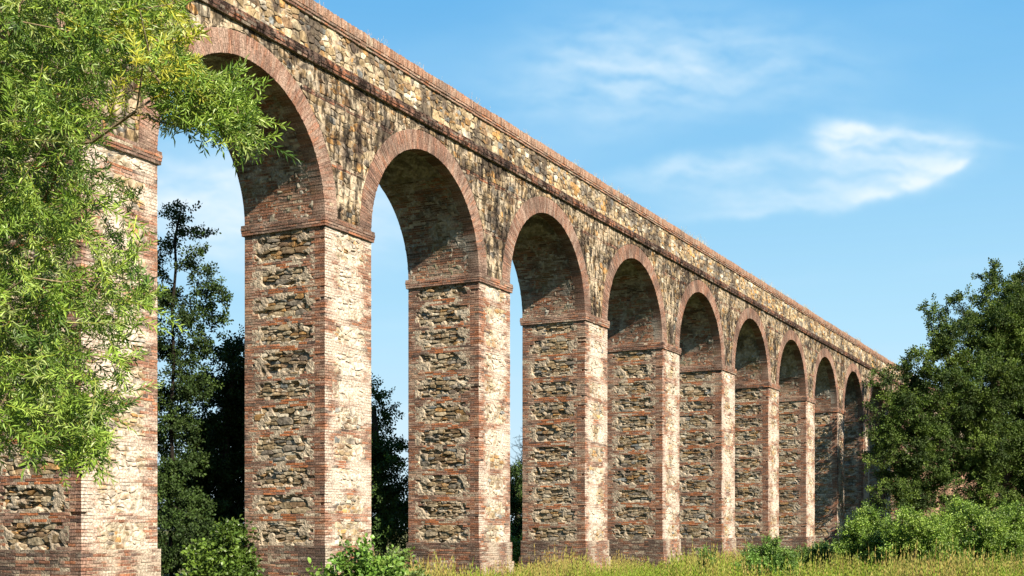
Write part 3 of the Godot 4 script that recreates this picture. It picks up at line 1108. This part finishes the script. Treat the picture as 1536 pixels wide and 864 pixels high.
func trees() -> void:
	var tw := Color(0.9, 0.7, 0.5)
	var oak := []
	for i in 5: oak.append(sprig(0.42, 20, 0.10, 0.058, true, 0.8, tw, 0.85))
	var green := [Color(0.032, 0.056, 0.010), Color(0.044, 0.074, 0.012), Color(0.024, 0.044, 0.009), Color(0.085, 0.125, 0.018), Color(0.060, 0.095, 0.014)]  # the brightest greens put leaf highlights into the colour
	var b := ground_at(1512, 74)
	var trunk := [b, b + Vector3(0, 2.2, 0), at(1505, 690, 73.5), at(1498, 620, 73), at(1492, 560, 73)]
	plant("oak_tree", "large dark green spreading tree covering the far end of the aqueduct", "tree", b, trunk, lobes_at([
		[1500, 436, 30, 73], [1488, 412, 17, 73], [1494, 402, 9, 73], [1520, 420, 14, 74], [1446, 462, 26, 72], [1442, 440, 12, 72], [1408, 482, 24, 71], [1390, 466, 10, 71], [1396, 500, 18, 71], [1440, 520, 44, 71], [1500, 505, 62, 73],
		[1372, 552, 34, 69], [1338, 562, 20, 68], [1352, 540, 14, 68.5], [1326, 580, 13, 67.5], [1345, 612, 32, 68], [1405, 596, 54, 70], [1478, 600, 70, 72], [1335, 664, 25, 68], [1385, 676, 50, 69.5], [1450, 690, 60, 71], [1528, 690, 62, 73],
		[1350, 732, 28, 68.5], [1418, 748, 44, 70], [1490, 760, 46, 71], [1565, 470, 70, 75], [1590, 590, 80, 75], [1570, 730, 62, 74], [1320, 620, 18, 67.5], [1318, 690, 20, 67.5], [1334, 640, 28, 68], [1345, 690, 34, 69], [1368, 640, 42, 69], [1338, 745, 28, 68], [1312, 566, 13, 67], [1310, 655, 14, 67], [1312, 740, 16, 67.5], [1380, 600, 36, 69], [1380, 730, 40, 69], [1540, 430, 26, 74], [1532, 404, 12, 74], [1500, 560, 50, 76], [1520, 640, 60, 77]]),
		18.0, 0.40, oak, M.leaf, green, 1.35, 0.012, 0.42, Color(0.12, 0.09, 0.065))
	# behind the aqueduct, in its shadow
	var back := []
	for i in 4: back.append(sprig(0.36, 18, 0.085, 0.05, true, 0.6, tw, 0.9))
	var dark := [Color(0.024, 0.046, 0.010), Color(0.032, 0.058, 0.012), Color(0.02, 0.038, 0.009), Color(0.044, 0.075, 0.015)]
	b = ground_at(258, 29)
	plant("slender_tree", "tall slender dark tree behind the aqueduct, seen beside the nearest pier", "tree", b, [b, at(255, 780, 29), at(259, 700, 29), at(256, 620, 29), at(261, 545, 29), at(258, 470, 29), at(264, 400, 29), at(262, 360, 29), at(270, 320, 29)], lobes_at([
		[272, 325, 22, 29], [296, 350, 16, 28.8], [252, 372, 20, 29.2], [285, 400, 22, 29], [318, 412, 20, 28.7], [345, 448, 16, 28.6], [312, 462, 18, 28.9], [250, 440, 28, 29.3], [285, 475, 26, 29],
		[245, 520, 30, 29.2], [290, 535, 24, 29], [255, 600, 26, 29.3], [240, 660, 30, 29.4], [215, 480, 30, 29.5], [210, 600, 36, 29.5], [262, 700, 26, 29], [248, 640, 20, 28.8], [266, 590, 18, 28.8], [250, 740, 30, 28.7], [270, 780, 30, 28.6], [246, 830, 36, 28.6], [300, 380, 16, 28.8], [330, 432, 15, 28.7], [300, 442, 18, 29], [262, 345, 16, 29], [302, 505, 22, 29], [334, 476, 13, 28.8], [278, 566, 26, 29], [306, 590, 20, 29], [238, 400, 22, 29.3], [270, 630, 24, 29]]),
		230.0, 0.7, back, M.leaf, dark, 0.85, 0.003, 0.05, Color(0.025, 0.02, 0.016))
	b = ground_at(330, 31)
	plant("broadleaf_tree", "dense dark broadleaf tree behind the first open arch", "tree", b, [b, at(335, 740, 31), at(338, 640, 31), at(350, 560, 31)], lobes_at([
		[352, 535, 30, 31], [330, 585, 36, 31], [372, 570, 40, 31.5], [350, 640, 55, 31.2], [300, 650, 34, 31], [305, 720, 52, 30.8], [370, 720, 60, 31.5], [265, 750, 46, 31.2], [320, 790, 60, 30.5], [250, 820, 50, 31], [390, 640, 50, 32]]),
		190.0, 0.5, back, M.leaf, dark, 1.0, 0.008, 0.13, Color(0.08, 0.06, 0.05))
	b = ground_at(575, 37)
	plant("broadleaf_tree", "bushy tree behind the aqueduct between the second and third piers", "tree", b, [b, at(572, 760, 37), at(566, 680, 37), at(560, 610, 37)], lobes_at([
		[556, 592, 20, 37], [574, 608, 16, 37], [545, 640, 34, 37.2], [580, 668, 26, 36.8], [552, 700, 40, 37], [592, 690, 22, 36.5], [575, 740, 40, 36.8], [545, 780, 46, 37], [598, 720, 20, 36.4], [585, 800, 40, 36.5], [620, 770, 40, 38]]),
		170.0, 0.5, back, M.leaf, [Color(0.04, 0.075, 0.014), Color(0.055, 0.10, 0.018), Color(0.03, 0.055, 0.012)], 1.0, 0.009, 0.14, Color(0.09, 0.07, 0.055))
	b = ground_at(775, 46)
	plant("broadleaf_tree", "dark round tree behind the aqueduct between the third and fourth piers", "tree", b, [b, at(777, 780, 46), at(776, 740, 46), at(776, 715, 46)], lobes_at([
		[776, 715, 22, 46], [760, 740, 30, 46], [796, 745, 34, 46.5], [775, 775, 34, 45.8], [760, 810, 34, 46], [792, 815, 34, 46]]),
		110.0, 0.5, back, M.leaf, dark, 1.1, 0.009, 0.14, Color(0.08, 0.06, 0.05))
	# a conifer behind the third gap, with long drooping fronds
	var needles := []
	for i in 3: needles.append(sprig(0.55, 60, 0.05, 0.008, false, 1.2, Color(0.6, 0.5, 0.4), 0.7))
	b = ground_at(792, 58)
	var tl := []
	for i in 9: tl.append([795 + rng.randf_range(-1, 1) - (9 if i > 0 and i < 4 else 0), 655 + i * 13, 5 + i * 4.2, 58, 0.45])
	plant("conifer", "dark conifer with drooping fronds far behind the third pier", "tree", b, [b, at(793, 760, 58), at(794, 700, 58), at(795, 650, 58)], lobes_at(tl), 60.0, 0.5, needles, M.leaf, [Color(0.028, 0.05, 0.022), Color(0.02, 0.04, 0.018)], 1.3, 0.008, 0.13, Color(0.07, 0.05, 0.04))


func shrubs() -> void:
	var tw := Color(0.8, 0.8, 0.5)
	var fine := []
	for i in 5: fine.append(sprig(0.34, 15, 0.075, 0.045, true, 0.7, tw, 0.85))
	var big := []
	for i in 4: big.append(sprig(0.34, 9, 0.105, 0.072, true, 0.6, tw, 0.85))
	var lit := [Color(0.10, 0.19, 0.03), Color(0.13, 0.23, 0.04), Color(0.075, 0.15, 0.025), Color(0.16, 0.25, 0.045)]
	var b := ground_at(545, 17.5)
	plant("shrub", "bright green shrub at the foot of the second pier", "shrub", b, [b, at(543, 900, 17.5), at(540, 870, 17.5)], lobes_at([
		[536, 830, 17, 17.4], [512, 846, 16, 17.3], [560, 850, 20, 17.6], [538, 868, 26, 17.4], [590, 868, 18, 17.7], [500, 880, 24, 17.4], [575, 900, 34, 17.6], [530, 930, 40, 17.5]]),
		1300.0, 0.5, big, M.shrub, lit, 0.8, 0.004, 0.022, Color(0.2, 0.15, 0.09))
	b = ground_at(592, 22)
	plant("shrub", "low green bush beside the left foot of the third pier", "shrub", b, [b, at(592, 870, 22), at(590, 840, 22)], lobes_at([
		[592, 842, 20, 22], [575, 862, 24, 22], [612, 868, 22, 21.8], [594, 895, 36, 22]]),
		700.0, 0.5, big, M.shrub, [Color(0.10, 0.16, 0.03), Color(0.14, 0.19, 0.05)], 0.7, 0.004, 0.03, Color(0.2, 0.15, 0.09))
	b = ground_at(1156, 31)
	plant("shrub", "rounded green shrub standing alone in the grass before the far piers", "shrub", b, [b, at(1156, 850, 31), at(1156, 832, 31)], lobes_at([
		[1156, 830, 24, 31], [1140, 848, 26, 31], [1174, 848, 24, 31], [1156, 868, 36, 31], [1150, 892, 40, 31], [1160, 814, 12, 31], [1148, 822, 12, 31]]),
		900.0, 0.5, fine, M.shrub, lit, 0.7, 0.005, 0.03, Color(0.2, 0.15, 0.09))
	b = ground_at(1226, 40)
	plant("shrub", "low broad shrub in the dry grass beside the rounded shrub", "shrub", b, [b, at(1226, 845, 40), at(1226, 835, 40)], lobes_at([
		[1212, 832, 16, 40], [1238, 828, 17, 40], [1200, 844, 12, 40], [1226, 848, 20, 40], [1220, 866, 26, 40]]),
		800.0, 0.5, fine, M.shrub, [Color(0.08, 0.15, 0.03), Color(0.11, 0.19, 0.035)], 0.75, 0.005, 0.03, Color(0.2, 0.15, 0.09))
	b = ground_at(1060, 33)
	plant("sapling", "small leafy sapling in the grass before the fifth open arch", "sapling", b, [b, at(1060, 860, 33), at(1059, 832, 33)], lobes_at([
		[1058, 828, 8, 33], [1062, 840, 12, 33], [1050, 850, 8, 33], [1074, 850, 7, 33], [1058, 862, 14, 33]]),
		2200.0, 0.5, fine, M.shrub, lit, 0.6, 0.004, 0.02, Color(0.2, 0.15, 0.09))
	var hedge := [Color(0.12, 0.20, 0.026), Color(0.155, 0.24, 0.034), Color(0.08, 0.145, 0.02), Color(0.20, 0.28, 0.045)]
	var spots := [
		["tall green shrub nearest the shaded arch under the spreading tree", 1304, 38, [[1300, 768, 16], [1310, 782, 18], [1286, 798, 22], [1320, 800, 30], [1300, 830, 40], [1330, 840, 40], [1310, 868, 40]]],
		["broad green shrub in the middle of the clump under the spreading tree", 1372, 36, [[1362, 778, 20], [1384, 786, 16], [1345, 800, 26], [1390, 805, 34], [1365, 840, 46], [1410, 845, 44], [1380, 872, 44]]],
		["big green shrub right of the clump's middle with its top before the tree", 1452, 37, [[1440, 768, 22], [1462, 776, 20], [1425, 795, 30], [1475, 800, 34], [1445, 835, 46], [1490, 835, 44], [1460, 868, 46]]],
		["green shrub at the right edge of the clump under the spreading tree", 1524, 39, [[1518, 780, 26], [1500, 790, 20], [1545, 800, 34], [1505, 815, 32], [1530, 845, 46], [1520, 874, 44]]]]
	for sp in spots:
		b = ground_at(sp[1], sp[2])
		var ls := []
		for l in sp[3]: ls.append([l[0], l[1], l[2], sp[2] + rng.randf_range(-0.6, 0.6)])
		plant("shrub", sp[0], "shrub", b, [b, at(sp[1], 840, sp[2]), at(sp[1], 815, sp[2])], lobes_at(ls), 430.0, 0.5, fine, M.shrub, hedge, 0.85, 0.006, 0.05, Color(0.16, 0.12, 0.08), "shrubs under the spreading tree")
	# bushes on the far side of the aqueduct, where the sun comes through the arches
	b = ground_at(338, 28)
	plant("shrub", "sunlit leafy bush behind the first open arch", "shrub", b, [b, at(338, 860, 28), at(338, 830, 28)], lobes_at([
		[345, 800, 24, 28], [322, 835, 30, 28], [358, 838, 28, 28.3], [300, 860, 24, 28], [340, 872, 40, 28]]), 480.0, 0.5, big, M.shrub, [Color(0.07, 0.12, 0.018), Color(0.10, 0.16, 0.024), Color(0.05, 0.09, 0.015)], 0.95, 0.005, 0.035, Color(0.2, 0.15, 0.09))
	b = ground_at(776, 43)
	plant("shrub", "dark bush behind the aqueduct beside the foot of the fourth pier", "shrub", b, [b, at(776, 850, 43), at(776, 825, 43)], lobes_at([
		[772, 812, 20, 43], [786, 835, 24, 43], [766, 848, 24, 43]]), 260.0, 0.5, fine, M.shrub, hedge, 1.0, 0.005, 0.035, Color(0.2, 0.15, 0.09))


func grass() -> void:
	var meshes := []
	for k in 6:
		var m := MB.new()
		for i in 26:
			var a := rng.randf() * TAU
			var o := Vector3(cos(a), 0, sin(a)) * pow(rng.randf(), 0.6) * 0.16
			var lean := Vector3(rng.randf_range(-1, 1), 0, rng.randf_range(-1, 1)) * 0.34
			var h := 0.30 + 0.55 * pow(rng.randf(), 1.3)
			var tall := i % 11 == 0
			if tall: h = rng.randf_range(0.75, 1.1)
			var w := rng.randf_range(0.004, 0.009) * (0.5 if tall else 1.0)
			var side := Vector3(cos(a + 1.3), 0, sin(a + 1.3)) * w
			var kk := rng.randf_range(0.6, 1.35)
			var c := Color(kk, kk, kk * 0.9)
			if tall: c = Color(kk * 1.35, kk * 1.08, kk * 1.25)
			var p1 := o + lean * 0.25 * h + Vector3(0, 0.5 * h, 0)
			var p2 := o + lean * h * (1.0 if not tall else 0.5) + Vector3(0, h, 0)
			m.quad(o - side, o + side, p1 + side * 0.8, p1 - side * 0.8, c, c, c, c)
			m.tri(p1 - side * 0.8, p1 + side * 0.8, p2, c, c, c)
			if tall:
				for q in 5:
					var e := p2 - (p2 - p1) * 0.09 * q
					var sd := side.rotated(Vector3.UP, q * 1.3) * 3.0
					m.tri(e - sd, e + sd, e + (p2 - p1) * 0.16, c, c, c)
		meshes.append(mesh_of(m.v, m.c))
	var o := group_node("grass", Vector3.ZERO, self)
	tag(o, "tall uncut green and straw coloured grass in front of the aqueduct", "grass", "", "stuff")
	var list := []
	var tries := 0
	while list.size() < 34000 and tries < 200000:
		tries += 1
		var v := 24.0 + 66.0 * pow(rng.randf(), 1.25)
		var q := rng.randf_range(440.0, 1570.0)
		var p := at(q, YH, v)
		p.y = 0.0
		if p.x < FX - 2.4: continue
		if q < 600.0 and rng.randf() < 0.6: continue
		var f := fposmod(-p.z - SA, PITCH)
		if p.x < FX + 0.1 and p.x > FX - T - 0.1 and f < W + 0.1: continue
		var n := nA.get_noise_3d(p.x * 0.35, 0.0, p.z * 0.35)
		var near_wall := ss(5.0, 0.5, absf(p.x - FX))
		var dry := ss(0.08, 0.42, n + 0.26 * near_wall + rng.randf_range(-0.15, 0.15))
		var col := Color(0.16, 0.24, 0.022).lerp(Color(0.36, 0.27, 0.10), dry * 0.6)
		col = mul(col, rng.randf_range(0.75, 1.2))
		var h := rng.randf_range(0.30, 0.84) * (1.0 - 0.2 * near_wall) * (1.0 + 1.1 * n + 0.5 * nW.get_noise_2d(p.x * 0.5, p.z * 0.5))
		list.append([Transform3D(Basis(Vector3.UP, rng.randf() * TAU).scaled_local(Vector3(1.3, h, 1.3)), p - Vector3(0, 0.03, 0)), col])
	crown("blades", list, meshes, M.grass, o)
	# dry wisps on top of the coping
	var d := group_node("dry_grass", Vector3.ZERO, self)
	tag(d, "pale dry grass wisps growing on top of the coping", "grass", "", "stuff")
	list = []
	var s := 14.0
	while s < 98.0:
		s += rng.randf_range(0.02, 0.28) * (1.0 if nA.get_noise_2d(s * 0.8, 3.0) > -0.05 else 6.0)
		var col := Color(0.55, 0.44, 0.27).lerp(Color(0.35, 0.30, 0.12), rng.randf() * 0.6)
		list.append([Transform3D(Basis(Vector3.UP, rng.randf() * TAU).scaled_local(Vector3(0.5, rng.randf_range(0.10, 0.34), 0.5)), Vector3(FX + rng.randf_range(-0.2, 0.05), Y_TOP - 0.025, -s)), col])
	crown("wisps", list, meshes, M.grass, d)


# ---------------------------------------------------------------- sky
func sky_picture() -> ImageTexture:
	var w := 1024
	var h := 512
	var im := Image.create(w, h, false, Image.FORMAT_RGBF)
	var cn := FastNoiseLite.new()
	cn.seed = 21; cn.frequency = 0.9; cn.fractal_octaves = 5
	for y in h:
		var el := (0.5 - (y + 0.5) / h) * PI
		for x in w:
			var c: Color
			if el <= 0.0:
				c = Color(0.30, 0.30, 0.24)
			else:
				c = sky_color(el)
				var ar := (x + 0.5) / w * TAU - PI / 2
				var e := maxf(sin(el), 0.05)
				var q := Vector2(cos(ar), sin(ar)) * cos(el) / (e + 0.12)
				var t := ss(0.10, 0.6, cn.get_noise_2d(q.x * 0.55 + 0.4 * q.y, q.y * 1.5)) * 0.30
				var rel := absf(wrapf(ar - atan2(-CS, -SN), -PI, PI))
				t *= lerpf(0.35, 1.0, ss(0.35, 0.6, rel))
				c = c.lerp(Color(0.86, 0.93, 1.0), t * ss(0.0, 0.12, el))
			im.set_pixel(x, y, c)
	im.resize(4096, 2048, Image.INTERPOLATE_CUBIC)
	# the cirrus seen over the far end of the aqueduct
	var fn := FastNoiseLite.new()
	fn.seed = 8; fn.frequency = 0.006; fn.fractal_octaves = 5; fn.fractal_gain = 0.55
	var low := [Vector2(930, 332), Vector2(1100, 320), Vector2(1220, 307), Vector2(1330, 291), Vector2(1420, 262), Vector2(1472, 228)]
	for y in range(480, 1024):
		var el := (0.5 - (y + 0.5) / 2048.0) * PI
		for x in range(3420, 4096):
			var ar := (x + 0.5) / 4096.0 * TAU - PI / 2
			var rel := wrapf(ar - atan2(-CS, -SN), -PI, PI)
			if absf(rel) > 0.52: continue
			var q := Vector2(768.0 + FPX * tan(rel), YH - FPX * tan(el) / cos(rel))
			var t := 0.0
			var wq := q + Vector2(fn.get_noise_2d(q.x, q.y), fn.get_noise_2d(q.x + 900, q.y)) * 14.0
			var fil := 0.5 + 0.9 * fn.get_noise_2d(wq.x * 1.1 + wq.y * 1.4, wq.y * 4.2 - wq.x * 0.7)
			# lower streak
			var yb := -1.0
			for i in 5:
				if wq.x >= low[i].x and wq.x < low[i + 1].x: yb = lerpf(low[i].y, low[i + 1].y, (wq.x - low[i].x) / (low[i + 1].x - low[i].x))
			if yb > 0:
				var d := wq.y - yb
				var am := ss(930, 1150, wq.x) * (0.5 + 0.5 * ss(1200, 1400, wq.x)) * ss(1474, 1440, wq.x)
				t += am * 0.75 * (exp(-d * d / 90.0) if d > 0 else exp(d / 22.0)) * (0.65 + 0.5 * fil)
			# body of the lens
			var e := Vector2((wq.x - 1325) / 175.0, (wq.y - (230 + (wq.x - 1325) * 0.02)) / 72.0)
			t += 0.62 * ss(1.12, 0.3, e.length()) * clampf(0.35 + fil * 0.8, 0, 1)
			e = Vector2((wq.x - 1400) / 150.0, (wq.y - 204 - (wq.x - 1400) * 0.16) / 13.0)
			t += 0.30 * ss(1.1, 0.0, e.length()) * (0.4 + fil)
			e = Vector2((wq.x - 1275) / 70.0, (wq.y - 200) / 30.0)
			t += 0.45 * ss(1.2, 0.1, e.length()) * (0.4 + fil)
			# left wing
			e = Vector2((wq.x - 1060) / 180.0, (wq.y - 252 + (wq.x - 1060) * 0.10) / 34.0)
			t += 0.46 * ss(1.1, 0.1, e.length()) * (0.35 + fil)
			e = Vector2((wq.x - 1150) / 260.0, (wq.y - 290) / 36.0)
			t += 0.26 * ss(1.1, 0.0, e.length()) * (0.4 + fil)
			# faint high veil
			e = Vector2((wq.x - 1060) / 340.0, (wq.y - 85 + (wq.x - 1060) * -0.10) / 105.0)
			t += 0.40 * ss(1.1, 0.0, e.length()) * (0.25 + fil)
			e = Vector2((wq.x - 900) / 240.0, (wq.y - 130) / 100.0)
			t += 0.36 * ss(1.1, 0.0, e.length()) * (0.3 + fil)
			# white haze seen through the nearer arches
			e = Vector2((wq.x - 370) / 400.0, (wq.y - 310) / 135.0)
			t += 0.78 * ss(1.1, 0.1, e.length()) * (0.6 + 0.6 * fil)
			e = Vector2((wq.x - 560) / 120.0, (wq.y - 655) / 60.0)
			t += 0.35 * ss(1.1, 0.1, e.length()) * (0.5 + 0.6 * fil)
			if t > 0.003:
				im.set_pixel(x, y, im.get_pixel(x, y).lerp(Color(0.93, 0.97, 1.0), clampf(t, 0, 0.92)))
	im.convert(Image.FORMAT_RGB8)
	return ImageTexture.create_from_image(im)


func sky_color(el: float) -> Color:
	var t := clampf(el / (PI / 2), 0, 1)
	var a := Color(0.86, 0.935, 0.97)
	var b := Color(0.70, 0.875, 0.97)
	var c := Color(0.40, 0.69, 0.905)
	var d := Color(0.25, 0.52, 0.82)
	if t < 0.10: return a.lerp(b, t / 0.10)
	if t < 0.27: return b.lerp(c, (t - 0.10) / 0.17)
	return c.lerp(d, (t - 0.27) / 0.73)


func _ready() -> void:
	# camera: level, with the lens shifted up
	var cam := Camera3D.new()
	cam.name = "camera"
	cam.position = Vector3(0, EYE, 0)
	cam.rotation.y = TH
	cam.projection = Camera3D.PROJECTION_FRUSTUM
	cam.near = 0.1
	cam.size = 0.1 * 864.0 / FPX
	cam.frustum_offset = Vector2(0, 0.1 * (YH - 432.0) / FPX)
	cam.far = 4000.0
	add_child(cam)
	cam.current = true
	# sky, exposure
	var we := WorldEnvironment.new()
	we.name = "environment"
	var env := Environment.new()
	env.background_mode = Environment.BG_SKY
	var sky := Sky.new()
	var pm := PanoramaSkyMaterial.new()
	pm.panorama = sky_picture()
	sky.sky_material = pm
	env.sky = sky
	env.background_energy_multiplier = 0.385
	env.tonemap_mode = Environment.TONE_MAPPER_LINEAR
	env.tonemap_exposure = 2.8
	env.sdfgi_enabled = true
	env.ssao_enabled = true
	env.ssil_enabled = true
	we.environment = env
	add_child(we)
	# the sun, behind the camera and to its right
	var sun := DirectionalLight3D.new()
	sun.name = "sun"
	sun.light_energy = 1.6
	sun.light_angular_distance = 0.53
	sun.light_color = Color(1.0, 0.95, 0.875)
	sun.shadow_enabled = true
	sun.look_at_from_position(Vector3(1.0, 0.82, 0.46) * 50.0, Vector3.ZERO, Vector3.UP)
	add_child(sun)

	rng.seed = 4711
	nA.seed = 2; nA.frequency = 0.8; nA.fractal_octaves = 4
	nB.seed = 3; nB.frequency = 7.0; nB.fractal_octaves = 2
	nS.seed = 4; nS.frequency = 0.9; nS.fractal_octaves = 3
	nW.seed = 6; nW.frequency = 2.2; nW.fractal_octaves = 2
	make_materials()
	print("sky ", Time.get_ticks_msec())

	# the ground
	var gm := MB.new()
	gm.flat(Vector3(-1500, 0, 400), Vector3(1500, 0, 400), Vector3(1500, 0, -2600), Vector3(-1500, 0, -2600), Color(0.13, 0.13, 0.05))
	var ground := put("ground", mesh_of(gm.v, gm.c), M.stone, self)
	ground.set_meta("kind", "structure")

	# the aqueduct
	var aq := group_node("aqueduct", Vector3.ZERO, self)
	tag(aq, "long red brick and rubble stone aqueduct with tall arches receding to the right", "aqueduct")
	var owners := []
	for n in range(0, N_LAST + 1): pier(aq, n, owners)
	print("piers ", Time.get_ticks_msec())
	for n in range(0, N_LAST): arch(aq, n, owners)
	upper_wall(aq, owners)
	settle(owners)
	print("aqueduct ", Time.get_ticks_msec())

	willow()
	print("willow ", Time.get_ticks_msec())
	trees()
	print("trees ", Time.get_ticks_msec())
	shrubs()
	grass()
	print("plants ", Time.get_ticks_msec())
